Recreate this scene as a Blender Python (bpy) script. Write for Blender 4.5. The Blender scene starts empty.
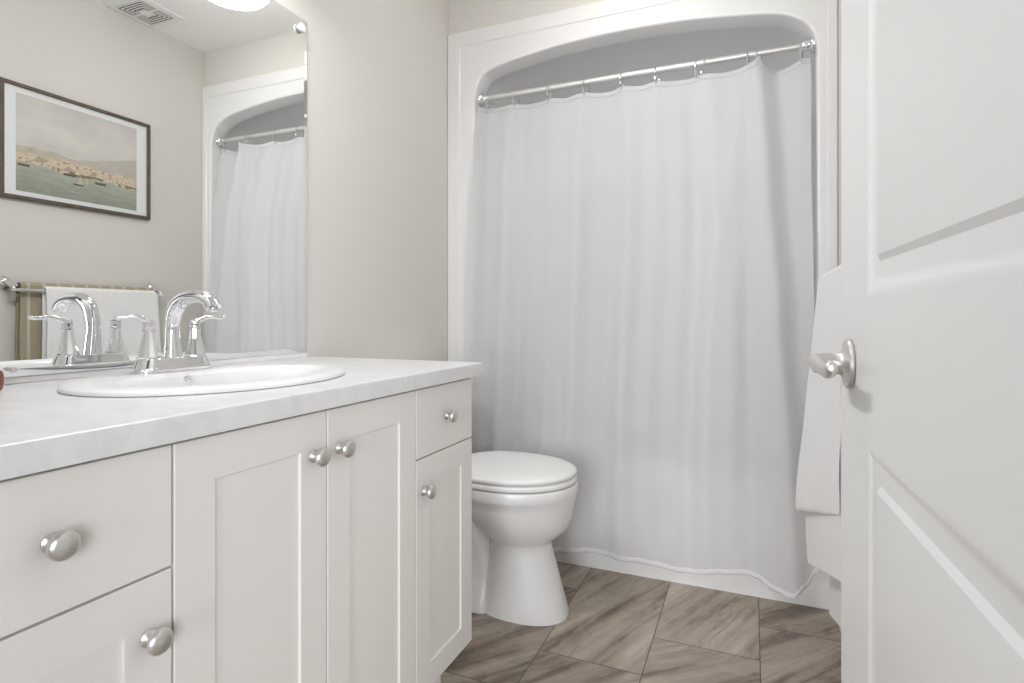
import bpy, bmesh, math, random
from mathutils import Vector, noise
PI = math.pi
rnd = random.Random(7)
sc = bpy.context.scene
col = sc.collection

# ------------------------------------------------------------------ camera, world, exposure
cam = bpy.data.objects.new('camera', bpy.data.cameras.new('camera'))
col.objects.link(cam)
cam.location = (0, 0, 1.0)
cam.rotation_euler = (PI / 2, 0, math.radians(23.0))
cam.data.sensor_width = 36.0
cam.data.lens = 565.0 / 1024.0 * 36.0
cam.data.shift_y = -25.5 / 1024.0
cam.data.clip_start = 0.02
sc.camera = cam

W = bpy.data.worlds.new('world'); sc.world = W
W.use_nodes = True
W.node_tree.nodes['Background'].inputs[0].default_value = (1.0, 0.995, 0.985, 1)
W.node_tree.nodes['Background'].inputs[1].default_value = 0.15
LAMP = 9.0
def area(name, loc, aim, w, h, power, rgb, shape='RECTANGLE'):
    l = bpy.data.lights.new(name, 'AREA'); l.shape = shape; l.size = w; l.energy = power; l.color = rgb
    if shape == 'RECTANGLE': l.size_y = h
    o = bpy.data.objects.new(name, l); col.objects.link(o); o.location = loc
    o.rotation_euler = (Vector(aim) - Vector(loc)).to_track_quat('-Z', 'Y').to_euler(); return o
# unseen lights added above the mirror, aimed down to brighten the room
for y in (.50, .78, 1.06): area('vanity_fill', (-1.10, y, 2.08), (-.75, y, 1.58), .12, 0, 4.2, (.985, .99, 1), 'DISK')
# added fill lights behind the camera: one down the hall, one from its right
area('hall_fill', (-.25, -4.0, 1.35), (-.25, 0, 1.35), 2.4, 1.9, 200, (.97, .985, 1))
area('side_fill', (1.3, -1.7, 1.35), (-.7, .9, .75), 1.0, 1.2, 52, (.97, .985, 1))
sc.view_settings.view_transform = 'Standard'
sc.view_settings.look = 'None'
sc.view_settings.gamma = 1.0
sc.view_settings.use_curve_mapping = False
sc.view_settings.exposure = 0.0
sc.cycles.max_bounces = 14
sc.cycles.diffuse_bounces = 8
sc.cycles.glossy_bounces = 8
sc.cycles.caustics_reflective = False
sc.cycles.sample_clamp_indirect = 8.0

# ------------------------------------------------------------------ materials
def lin(c):
    return tuple(((v / 255.0) / 12.92 if v / 255.0 <= 0.04045 else ((v / 255.0 + 0.055) / 1.055) ** 2.4) for v in c) + (1.0,)

def mat(name, rgb, rough=0.5, metal=0.0, spec=0.5, bump=0.0, bscale=200.0, coat=0.0, vary=0.0, vscale=6.0, sheen=0.0):
    m = bpy.data.materials.new(name); m.use_nodes = True
    nt = m.node_tree; N = nt.nodes; L = nt.links; b = N['Principled BSDF']
    b.inputs['Base Color'].default_value = lin(rgb)
    b.inputs['Roughness'].default_value = rough
    b.inputs['Metallic'].default_value = metal
    b.inputs['Specular IOR Level'].default_value = spec
    b.inputs['Coat Weight'].default_value = coat
    b.inputs['Coat Roughness'].default_value = 0.08
    b.inputs['Sheen Weight'].default_value = sheen
    tc = N.new('ShaderNodeTexCoord')
    if bump:
        n = N.new('ShaderNodeTexNoise'); n.inputs['Scale'].default_value = bscale; n.inputs['Detail'].default_value = 4
        L.new(tc.outputs['Object'], n.inputs['Vector'])
        bp = N.new('ShaderNodeBump'); bp.inputs['Strength'].default_value = bump; bp.inputs['Distance'].default_value = 0.002
        L.new(n.outputs['Fac'], bp.inputs['Height']); L.new(bp.outputs['Normal'], b.inputs['Normal'])
    if vary:
        n = N.new('ShaderNodeTexNoise'); n.inputs['Scale'].default_value = vscale; n.inputs['Detail'].default_value = 5
        L.new(tc.outputs['Object'], n.inputs['Vector'])
        r = N.new('ShaderNodeValToRGB')
        c = lin(rgb)
        r.color_ramp.elements[0].position = 0.3; r.color_ramp.elements[1].position = 0.7
        r.color_ramp.elements[0].color = tuple(v * (1 - vary) for v in c[:3]) + (1,)
        r.color_ramp.elements[1].color = tuple(min(1, v * (1 + vary)) for v in c[:3]) + (1,)
        L.new(n.outputs['Fac'], r.inputs['Fac']); L.new(r.outputs['Color'], b.inputs['Base Color'])
    return m

M = {}
M['wall'] = mat('warm greige wall paint', (218, 215, 210), 0.8, bump=0.15, bscale=350, spec=0.3)
M['ceiling'] = mat('white ceiling paint', (248, 248, 248), 0.9, bump=0.2, bscale=250, spec=0.2)
M['trim'] = mat('white trim paint', (232, 231, 229), 0.4)
M['door'] = mat('white satin door paint', (230, 230, 229), 0.38)
M['cabinet'] = mat('off white cabinet paint', (228, 226, 223), 0.42)
M['gloss'] = mat('white glossy acrylic', (231, 231, 231), 0.28, coat=0.2)
M['porcelain'] = mat('white glazed porcelain', (232, 232, 232), 0.28, coat=0.2)
M['plastic'] = mat('white plastic', (240, 240, 239), 0.35)
M['chrome'] = mat('polished chrome', (235, 236, 238), 0.07, metal=1.0)
M['nickel'] = mat('satin nickel', (222, 220, 217), 0.38, metal=1.0)
M['curtain'] = mat('white woven curtain fabric', (236, 236, 237), 0.85, bump=0.12, bscale=90, spec=0.15, sheen=0.15)
nt = M['curtain'].node_tree; N = nt.nodes
tr = N.new('ShaderNodeBsdfTranslucent'); tr.inputs['Color'].default_value = lin((240, 240, 240))
mx_ = N.new('ShaderNodeMixShader'); mx_.inputs[0].default_value = .45
nt.links.new(N['Principled BSDF'].outputs[0], mx_.inputs[1]); nt.links.new(tr.outputs[0], mx_.inputs[2]); nt.links.new(mx_.outputs[0], N['Material Output'].inputs[0])
M['rod'] = mat('brushed light metal', (214, 213, 211), 0.45, metal=0.6)
M['hem'] = M['curtain'].copy(); M['hem'].name = 'white stitched hem fabric'
for n in M['hem'].node_tree.nodes:
    if n.type == 'MIX_SHADER': n.inputs[0].default_value = .15
M['terry'] = mat('white terry cloth', (240, 240, 240), 0.95, bump=1.0, bscale=300, spec=0.05, sheen=0.3)
M['mirror'] = mat('silvered mirror glass', (247, 248, 247), 0.0, metal=1.0)
M['frame'] = mat('dark brown wood frame', (92, 80, 70), 0.45, vary=0.25, vscale=30)
M['matboard'] = mat('pale blue grey mat board', (226, 229, 229), 0.8)
M['wood'] = mat('reddish brown wood', (132, 78, 52), 0.45, vary=0.25, vscale=40)
M['dark'] = mat('painted grille shadow', (60, 58, 55), 0.9)

def glow(name, rgb, strength):
    m = bpy.data.materials.new(name); m.use_nodes = True
    b = m.node_tree.nodes['Principled BSDF']
    b.inputs['Base Color'].default_value = lin((240, 240, 238))
    b.inputs['Emission Color'].default_value = lin(rgb)
    b.inputs['Emission Strength'].default_value = strength
    return m
M['lamp'] = glow('lit opal glass', (255, 252, 247), LAMP)

def floor_material():
    m = bpy.data.materials.new('brown veined stone look tile'); m.use_nodes = True
    nt = m.node_tree; N = nt.nodes; L = nt.links; b = N['Principled BSDF']
    def math_(op, a, c=None, d=None):
        n = N.new('ShaderNodeMath'); n.operation = op
        for k, v in enumerate((a, c, d)):
            if v is None: continue
            if isinstance(v, (int, float)): n.inputs[k].default_value = v
            else: L.new(v, n.inputs[k])
        return n.outputs[0]
    tc = N.new('ShaderNodeTexCoord'); sx = N.new('ShaderNodeSeparateXYZ'); L.new(tc.outputs['Object'], sx.inputs[0])
    X, Y = sx.outputs[0], sx.outputs[1]
    TW, TL = 0.304, 0.606
    ux = math_('DIVIDE', math_('ADD', X, 0.586), TW)
    i = math_('FLOOR', ux)
    fx = math_('MULTIPLY', math_('SUBTRACT', ux, i), TW)
    uy = math_('DIVIDE', math_('SUBTRACT', math_('SUBTRACT', Y, 1.59), math_('MULTIPLY', i, 0.2)), TL)
    j = math_('FLOOR', uy)
    fy = math_('MULTIPLY', math_('SUBTRACT', uy, j), TL)
    dx = math_('MINIMUM', fx, math_('SUBTRACT', TW, fx)); dy = math_('MINIMUM', fy, math_('SUBTRACT', TL, fy))
    d = math_('MINIMUM', dx, dy)
    grout = math_('LESS_THAN', d, 0.0014)
    cm = N.new('ShaderNodeCombineXYZ'); L.new(i, cm.inputs[0]); L.new(j, cm.inputs[1])
    wn = N.new('ShaderNodeTexWhiteNoise'); wn.noise_dimensions = '3D'; L.new(cm.outputs[0], wn.inputs['Vector'])
    rs = N.new('ShaderNodeSeparateColor'); L.new(wn.outputs['Color'], rs.inputs[0])
    ang = math_('ADD', math_('MULTIPLY', math_('SUBTRACT', rs.outputs[0], 0.5), 0.9), math.radians(62))
    ca, sa = math_('COSINE', ang), math_('SINE', ang)
    al = math_('ADD', math_('MULTIPLY', X, ca), math_('MULTIPLY', Y, sa))
    ac = math_('SUBTRACT', math_('MULTIPLY', Y, ca), math_('MULTIPLY', X, sa))
    off = math_('MULTIPLY', rs.outputs[1], 40.0)
    def vein(sa_, sc_, scale, detail, dist, addz):
        c = N.new('ShaderNodeCombineXYZ')
        L.new(math_('MULTIPLY', al, sa_), c.inputs[0]); L.new(math_('MULTIPLY', ac, sc_), c.inputs[1]); L.new(math_('ADD', off, addz), c.inputs[2])
        n = N.new('ShaderNodeTexNoise'); n.inputs['Scale'].default_value = scale; n.inputs['Detail'].default_value = detail
        n.inputs['Roughness'].default_value = 0.6; n.inputs['Distortion'].default_value = dist
        L.new(c.outputs[0], n.inputs['Vector']); return n.outputs['Fac']
    v1 = vein(1.0, 7.5, 1.5, 5, 0.45, 0.0)
    v2 = vein(1.5, 30.0, 1.6, 6, 0.2, 7.0)
    v3 = vein(6.0, 8.0, 2.0, 6, 1.2, 15.0)
    mix = math_('ADD', math_('ADD', math_('MULTIPLY', v1, 0.62), math_('MULTIPLY', v2, 0.22)), math_('MULTIPLY', v3, 0.16))
    mix = math_('ADD', mix, math_('MULTIPLY', math_('SUBTRACT', rs.outputs[2], 0.5), 0.07))
    r = N.new('ShaderNodeValToRGB'); cr = r.color_ramp
    cr.elements[0].position = 0.34; cr.elements[0].color = lin((90, 79, 71))
    cr.elements[1].position = 0.66; cr.elements[1].color = lin((192, 181, 169))
    for p, c in ((0.43, (124, 111, 100)), (0.50, (158, 146, 134)), (0.58, (174, 162, 149))):
        e = cr.elements.new(p); e.color = lin(c)
    L.new(mix, r.inputs['Fac'])
    # thin dark fissures
    v4 = vein(1.0, 7.0, 1.0, 3, 0.5, 23.0)
    line = math_('LESS_THAN', math_('ABSOLUTE', math_('SUBTRACT', v4, 0.5)), 0.006)
    mf = N.new('ShaderNodeMix'); mf.data_type = 'RGBA'
    L.new(math_('MULTIPLY', line, 0.22), mf.inputs[0]); L.new(r.outputs['Color'], mf.inputs[6]); mf.inputs[7].default_value = lin((70, 60, 52))
    mg = N.new('ShaderNodeMix'); mg.data_type = 'RGBA'
    L.new(grout, mg.inputs[0]); L.new(mf.outputs[2], mg.inputs[6]); mg.inputs[7].default_value = lin((84, 74, 66))
    L.new(mg.outputs[2], b.inputs['Base Color'])
    b.inputs['Roughness'].default_value = 0.48
    bp = N.new('ShaderNodeBump'); bp.inputs['Strength'].default_value = 0.4; bp.inputs['Distance'].default_value = 0.002
    L.new(math_('SUBTRACT', math_('MULTIPLY', v2, 0.3), grout), bp.inputs['Height']); L.new(bp.outputs['Normal'], b.inputs['Normal'])
    return m
M['floor'] = floor_material()

def counter_material():
    m = bpy.data.materials.new('white grey veined laminate'); m.use_nodes = True
    nt = m.node_tree; N = nt.nodes; L = nt.links; b = N['Principled BSDF']
    tc = N.new('ShaderNodeTexCoord'); mp = N.new('ShaderNodeMapping'); mp.inputs['Rotation'].default_value = (0.5, 0.3, 0.6)
    mp.inputs['Scale'].default_value = (5, 11, 9)
    L.new(tc.outputs['Object'], mp.inputs[0])
    n = N.new('ShaderNodeTexNoise'); n.inputs['Scale'].default_value = 1.5; n.inputs['Detail'].default_value = 7; n.inputs['Roughness'].default_value = 0.62; n.inputs['Distortion'].default_value = 1.1
    L.new(mp.outputs[0], n.inputs['Vector'])
    r = N.new('ShaderNodeValToRGB'); cr = r.color_ramp
    cr.elements[0].position = 0.36; cr.elements[0].color = lin((212, 212, 213))
    cr.elements[1].position = 0.56; cr.elements[1].color = lin((222, 222, 223))
    L.new(n.outputs['Fac'], r.inputs['Fac']); L.new(r.outputs['Color'], b.inputs['Base Color'])
    b.inputs['Roughness'].default_value = 0.3
    return m
M['counter'] = counter_material()

def stripe_material():
    m = bpy.data.materials.new('olive striped towelling'); m.use_nodes = True
    nt = m.node_tree; N = nt.nodes; L = nt.links; b = N['Principled BSDF']
    tc = N.new('ShaderNodeTexCoord'); sx = N.new('ShaderNodeSeparateXYZ'); L.new(tc.outputs['Object'], sx.inputs[0])
    w = N.new('ShaderNodeMath'); w.operation = 'MULTIPLY'; L.new(sx.outputs[1], w.inputs[0]); w.inputs[1].default_value = 1 / 0.055
    f = N.new('ShaderNodeMath'); f.operation = 'FRACT'; L.new(w.outputs[0], f.inputs[0])
    r = N.new('ShaderNodeValToRGB'); cr = r.color_ramp; cr.interpolation = 'LINEAR'
    cr.elements[0].position = 0.0; cr.elements[0].color = lin((170, 163, 142))
    cr.elements[1].position = 1.0; cr.elements[1].color = lin((170, 163, 142))
    for p, c in ((0.62, (166, 159, 138)), (0.72, (198, 193, 177)), (0.84, (198, 193, 177)), (0.92, (170, 163, 142))):
        e = cr.elements.new(p); e.color = lin(c)
    L.new(f.outputs[0], r.inputs['Fac']); L.new(r.outputs['Color'], b.inputs['Base Color'])
    b.inputs['Roughness'].default_value = 0.95; b.inputs['Specular IOR Level'].default_value = 0.05
    n = N.new('ShaderNodeTexNoise'); n.inputs['Scale'].default_value = 350
    L.new(tc.outputs['Object'], n.inputs['Vector'])
    bp = N.new('ShaderNodeBump'); bp.inputs['Strength'].default_value = 0.8; bp.inputs['Distance'].default_value = 0.002
    L.new(n.outputs['Fac'], bp.inputs['Height']); L.new(bp.outputs['Normal'], b.inputs['Normal'])
    return m
M['olive'] = stripe_material()

def print_material():
    m = bpy.data.materials.new('harbour print ink'); m.use_nodes = True
    nt = m.node_tree; N = nt.nodes; L = nt.links; b = N['Principled BSDF']
    a = N.new('ShaderNodeAttribute'); a.attribute_name = 'ink'
    L.new(a.outputs['Color'], b.inputs['Base Color']); b.inputs['Roughness'].default_value = 0.55
    return m
M['print'] = print_material()

# ------------------------------------------------------------------ mesh helpers
class MB:
    def __init__(s): s.V = []; s.F = []; s.S = []
    def add(s, vs, fs, smooth=True):
        o = len(s.V); s.V += [tuple(v) for v in vs]
        for f in fs: s.F.append(tuple(o + i for i in f)); s.S.append(smooth)
        return s
    def box(s, x0, x1, y0, y1, z0, z1, bev=0.0, seg=2):
        bm = bmesh.new(); bmesh.ops.create_cube(bm, size=1)
        for v in bm.verts:
            v.co = Vector(((x0 + x1) / 2 + v.co.x * (x1 - x0), (y0 + y1) / 2 + v.co.y * (y1 - y0), (z0 + z1) / 2 + v.co.z * (z1 - z0)))
        if bev: bmesh.ops.bevel(bm, geom=bm.edges[:], offset=bev, segments=seg, affect='EDGES', profile=0.5)
        return s.bm(bm, bool(bev))
    def bm(s, bm, smooth=True):
        bm.verts.ensure_lookup_table(); bm.verts.index_update()
        s.add([v.co[:] for v in bm.verts], [[v.index for v in f.verts] for f in bm.faces], smooth); bm.free(); return s
    def loft(s, rings, closed=True, cap0=False, cap1=False, loop=False, smooth=True):
        n = len(rings[0]); vs = [p for r in rings for p in r]; fs = []
        k = len(rings)
        for a in range(k if loop else k - 1):
            b = (a + 1) % k
            for i in range(n if closed else n - 1):
                j = (i + 1) % n
                fs.append((a * n + i, a * n + j, b * n + j, b * n + i))
        if cap0: fs.append(tuple(range(n))[::-1])
        if cap1: fs.append(tuple((k - 1) * n + i for i in range(n)))
        return s.add(vs, fs, smooth)
    def lathe(s, prof, c, ax='z', n=32, sy=1.0):
        """profile of (radius, height) turned about an axis through c"""
        rings = []
        for r, h in prof:
            ring = []
            for i in range(n):
                t = 2 * PI * i / n; p, q = r * math.cos(t), r * math.sin(t) * sy
                ring.append({'z': (c[0] + p, c[1] + q, c[2] + h), 'x': (c[0] + h, c[1] + p, c[2] + q), 'y': (c[0] + q, c[1] + h, c[2] + p)}[ax])
            rings.append(ring)
        return s.loft(rings, True, prof[0][0] > 1e-6, prof[-1][0] > 1e-6)
    def tube(s, path, rad, n=14, flat=1.0, up=None, caps=True):
        """round (or oval) tube along a path; flat squashes it along the second normal"""
        P = [Vector(p) for p in path]
        if not hasattr(rad, '__len__'): rad = [rad] * len(P)
        rings = []; nrm = None
        for k, p in enumerate(P):
            t = (P[min(k + 1, len(P) - 1)] - P[max(k - 1, 0)]).normalized()
            if nrm is None:
                u = Vector(up) if up else (Vector((0, 0, 1)) if abs(t.z) < 0.9 else Vector((1, 0, 0)))
                nrm = (u - t * u.dot(t)).normalized()
            else: nrm = (nrm - t * nrm.dot(t)).normalized()
            bi = t.cross(nrm); r = rad[k]
            ra, rb = r if isinstance(r, tuple) else (r, r * flat)
            rings.append([tuple(p + bi * (ra * math.cos(2 * PI * i / n)) + nrm * (rb * math.sin(2 * PI * i / n))) for i in range(n)])
        return s.loft(rings, True, caps, caps)
    def build(s, name, m, parent=None, origin=None, angle=40, local=False):
        me = bpy.data.meshes.new(name)
        off = Vector((0, 0, 0))
        if origin is not None: off = Vector(origin)
        p = parent
        if not local:
            while p is not None: off = off + p.location; p = p.parent
        me.from_pydata([tuple(Vector(v) - off) for v in s.V], [], s.F)
        bm = bmesh.new(); bm.from_mesh(me); bmesh.ops.recalc_face_normals(bm, faces=bm.faces[:]); bm.to_mesh(me); bm.free()
        me.polygons.foreach_set('use_smooth', s.S)
        me.set_sharp_from_angle(angle=math.radians(angle))
        me.materials.append(m); me.update()
        o = bpy.data.objects.new(name, me); col.objects.link(o)
        if origin is not None: o.location = origin
        if parent is not None: o.parent = parent
        return o

def tag(o, label, cat, group=None):
    o['label'] = label; o['category'] = cat
    if group: o['group'] = group
    return o
def empty(name, loc, label=None, cat=None, group=None, rotz=0.0):
    o = bpy.data.objects.new(name, None); col.objects.link(o); o.location = loc; o.rotation_euler = (0, 0, rotz); o.empty_display_size = 0.05
    if label: tag(o, label, cat, group)
    return o
def struct(o, label=None):
    o['kind'] = 'structure'
    if label: o['label'] = label
    return o
def copy_tree(o, parent=None):
    c = o.copy(); col.objects.link(c); c.parent = parent
    for ch in list(o.children): copy_tree(ch, c)
    return c
def smooth_path(pts, sub=6):
    """Catmull-Rom through points of any dimension"""
    out = []; n = len(pts)
    for k in range(n - 1):
        p0, p1, p2, p3 = pts[max(k - 1, 0)], pts[k], pts[k + 1], pts[min(k + 2, n - 1)]
        for s_ in range(sub):
            t = s_ / sub
            out.append(tuple(0.5 * ((2 * b) + (c - a) * t + (2 * a - 5 * b + 4 * c - d) * t * t + (-a + 3 * b - 3 * c + d) * t ** 3) for a, b, c, d in zip(p0, p1, p2, p3)))
    out.append(tuple(pts[-1])); return out
def interp(x, tab):
    if x <= tab[0][0]: return tab[0][1]
    for (a, b), (c, d) in zip(tab, tab[1:]):
        if x <= c:
            t = (x - a) / (c - a); t = t * t * (3 - 2 * t); return b + (d - b) * t
    return tab[-1][1]

# ------------------------------------------------------------------ room shell
XL, XR, YF, YB, ZC = -1.243, 0.270, 0.212, 2.21, 2.437
struct(MB().box(XL - .1, XR + .1, -0.6, 3.05, -0.05, 0.0).build('floor', M['floor']), 'brown veined stone-look tile floor')
struct(MB().box(XL - .1, XR + .1, YF - .12, YB + .12, ZC, ZC + .05).build('ceiling', M['ceiling']), 'flat white ceiling')
struct(MB().box(XL - .1, XL, YF - .12, YB + .12, 0, ZC).build('wall_left', M['wall']), 'greige wall behind the mirror and vanity')
struct(MB().box(XR, XR + .1, YF - .12, YB + .12, 0, ZC).build('wall_right', M['wall']), 'greige wall behind the open door')
struct(MB().box(XL, XR, YB, YB + .12, 2.16, ZC).build('wall_back', M['wall']), 'greige wall strip above the tub surround')
fw = MB().box(XL, -0.615, YF - .12, YF, 0, ZC).box(-0.615, 0.185, YF - .12, YF, 2.06, ZC).box(0.185, XR, YF - .12, YF, 0, ZC)
struct(fw.build('wall_front', M['wall']), 'greige wall with the doorway')
struct(MB().box(XL, XL + .012, 1.36, YB - .016, 0, .09, .003).build('baseboard_left', M['trim']))
struct(MB().box(XR - .012, XR, YF, YB - .016, 0, .09, .003).build('baseboard_right', M['trim']))

# ------------------------------------------------------------------ tub and shower surround (one moulded piece)
tub = empty('tub_surround', (-0.45, YB, 0), 'white glossy one-piece tub and shower surround with shallow arched opening', 'bathtub')
YS = 2.195                                   # face of the surround
arch = [(-1.109, 1.90), (-1.108, 1.94), (-1.098, 1.991), (-1.065, 2.042), (-.989, 2.068), (-.897, 2.083), (-.721, 2.103), (-.514, 2.111),
        (-.322, 2.108), (-.177, 2.099), (-.006, 2.078), (.091, 2.060), (.154, 2.028), (.190, 1.985), (.205, 1.937), (.206, 1.90)]
arch = smooth_path(arch, 5)
TUBZ = 0.44
outline = [(-1.109, TUBZ + (1.90 - TUBZ) * k / 8) for k in range(8)] + arch + [(.206, 1.90 - (1.90 - TUBZ) * k / 8) for k in range(1, 9)]
def offset(poly, d):
    out = []; n = len(poly)
    for k, (x, z) in enumerate(poly):
        ax, az = poly[max(k - 1, 0)]; bx, bz = poly[min(k + 1, n - 1)]
        tx, tz = bx - ax, bz - az; l = math.hypot(tx, tz) or 1
        out.append((x - tz / l * d, z + tx / l * d))
    out[0] = (out[0][0], poly[0][1]); out[-1] = (out[-1][0], poly[-1][1])
    return out
s_ = MB()
R = .010
rings = []
for k in range(7):
    ph = PI / 2 * k / 6
    rings.append([(x, YS + R * (1 - math.cos(ph)), z) for x, z in offset(outline, R * (1 - math.sin(ph)))])
lipw = [min(1.0, max(0.0, (z - 1.93) / .08)) for x, z in outline]
draft = offset(outline, -.013)
lip_in = [(x + (a - x) * w, z + (b - z) * w) for (x, z), (a, b), w in zip(outline, draft, lipw)]
rings.append([(x, YS + .056, z) for x, z in lip_in])
rings.append([(x, YS + .070, z) for x, z in lip_in])
rings.append([(x, YS + .082, z) for x, z in offset(outline, .006)])
inner = offset(outline, .018)
rings.append([(x, YS + .088, z) for x, z in offset(outline, .014)])
rings.append([(x, YS + .10, z) for x, z in inner])
rings.append([(x, 2.86, z) for x, z in inner])
rings.append([(x, 2.885, z) for x, z in offset(outline, .010)])
rings.append([(x, 2.90, z) for x, z in offset(outline, -.02)])
s_.loft(rings, closed=False)
s_.add([(x, 2.90, z) for x, z in offset(outline, -.02)], [tuple(range(len(outline)))], False)
# face plate: outer border, step groove, inner field, triangulated with the arched hole
def plate(outer, hole, y, mb):
    bm = bmesh.new()
    lo = [bm.verts.new((x, y, z)) for x, z in outer]
    if hole:
        hi = [bm.verts.new((x, y, z)) for x, z in hole]
        ed = [bm.edges.new((a, b)) for L_ in (lo, hi) for a, b in zip(L_, L_[1:] + L_[:1])]
        bmesh.ops.triangle_fill(bm, use_beauty=True, edges=ed)
    mb.bm(bm, False)
X0, X1, ZT = XL + .001, XR - .0015, 2.245
SX0, SX1, SZ = -1.178, .236, 2.180
lip = offset(outline, R)
# field: inside the step, above the tub rim
fld = [(SX0, TUBZ)] + [(SX0, SZ), (SX1, SZ), (SX1, TUBZ)]
bm = bmesh.new()
loop = [bm.verts.new((x, YS, z)) for x, z in fld] + [bm.verts.new((x, YS, z)) for x, z in lip[::-1]]
ed = [bm.edges.new((a, b)) for a, b in zip(loop, loop[1:] + loop[:1])]
bmesh.ops.triangle_fill(bm, use_beauty=True, edges=ed); s_.bm(bm, False)
# step bevel and border
def strip(a, b, ya, yb):
    s_.add([(x, ya, z) for x, z in a] + [(x, yb, z) for x, z in b], [(i, i + 1, len(a) + i + 1, len(a) + i) for i in range(len(a) - 1)], False)
TZ = TUBZ - .004
st0 = [(SX0, TZ), (SX0, SZ), (SX1, SZ), (SX1, TZ)]
st1 = [(SX0 - .004, TZ), (SX0 - .004, SZ + .004), (SX1 + .004, SZ + .004), (SX1 + .004, TZ)]
bo = [(X0 + .004, TZ), (X0 + .004, ZT - .004), (X1 - .004, ZT - .004), (X1 - .004, TZ)]
b1 = [(X0, TZ), (X0, ZT), (X1, ZT), (X1, TZ)]
strip(st0, st1, YS, YS - .004); strip(st1, bo, YS - .004, YS - .004); strip(bo, b1, YS - .004, YS); strip(b1, b1, YS, YB - .001)
s_.build('surround', M['gloss'], tub, angle=30)
# tub: apron, rolled rim and basin
t_ = MB()
rim = []
def rr(x0, x1, y0, y1, z, r, n=8):
    pts = []
    for cx, cy, a in ((x1 - r, y1 - r, 0), (x0 + r, y1 - r, 90), (x0 + r, y0 + r, 180), (x1 - r, y0 + r, 270)):
        for k in range(n + 1):
            t = math.radians(a + 90 * k / n); pts.append((cx + r * math.cos(t), cy + r * math.sin(t), z))
    return pts
x0, x1 = X0, X1
t_.loft([rr(x0, x1, YS - .003, 2.89, 0.0, .003), rr(x0, x1, YS - .003, 2.89, .41, .003), rr(x0, x1, YS + .000, 2.89, .432, .003), rr(x0, x1, YS + .014, 2.885, .44, .003),
         rr(x0 + .16, x1 - .11, YS + .075, 2.84, .44, .06), rr(x0 + .175, x1 - .125, YS + .092, 2.825, .425, .07), rr(x0 + .21, x1 - .16, YS + .14, 2.78, .12, .12), rr(x0 + .27, x1 - .22, YS + .2, 2.72, .08, .12)], True, False, True)
t_.build('tub', M['gloss'], tub, angle=35)

# ------------------------------------------------------------------ shower rod, rings, curtain
RY, RZ = 2.25, 1.958
rod = empty('shower_rod', (-0.45, RY, RZ), 'brushed chrome tension rod across the arched tub opening', 'curtain rod')
MB().tube([(-1.085, RY, RZ), (-.188 + .02, RY, RZ)], .0125, 20).tube([(-.172, RY, RZ), (.18, RY, RZ)], .0110, 20).lathe([(.0132, -.012), (.0140, -.008), (.0140, .0), (.0115, .004)], (-.165, RY, RZ), 'x', 20).build('pole', M['rod'], rod)
for sx, sg in ((-1.1085, 1), (.2055, -1)):
    MB().lathe([(.030, 0), (.031, .006 * sg), (.027, .014 * sg), (.020, .020 * sg), (.0175, .040 * sg), (.0135, .044 * sg)], (sx, RY, RZ), 'x', 28).build('end_flange', M['chrome'], rod)
ring_x = [-1.062, -.936, -.785, -.626, -.478, -.341, -.188, -.012, .024, .162]
ring_lab = ['leftmost curtain ring beside the left rod flange', 'second curtain ring from the left end of the rod', 'third curtain ring from the left end of the rod',
            'fourth curtain ring from the left end of the rod', 'fifth curtain ring from the left end of the rod', 'sixth curtain ring from the left, left of the rod joint',
            'curtain ring hanging at the joint in the rod', 'left ring of the close pair above the deep pleat', 'right ring of the close pair above the deep pleat',
            'rightmost curtain ring beside the right rod flange']
def ring_mesh():
    pts = []
    for k in range(33):
        t = 2 * PI * k / 32
        pts.append((.004 * math.sin(t), .019 * math.sin(t), .0335 * math.cos(t) - .021))
    mb = MB(); mb.tube(pts, .0023, 8, caps=False)
    mb.lathe([(0, -.0035), (.0028, -.002), (.0028, .002), (0, .0035)], (0.0, 0, .0125), 'x', 10)
    return mb
ring0 = ring_mesh().build('curtain_ring', M['chrome'], None)
for k, x in enumerate(ring_x):
    o = ring0 if k == 0 else ring0.copy()
    if k: col.objects.link(o)
    o.location = (x, RY, RZ); o.rotation_euler = (0, 0, math.radians(rnd.uniform(-22, 22)))
    tag(o, ring_lab[k], 'curtain ring', 'curtain rings on the shower rod')

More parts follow.
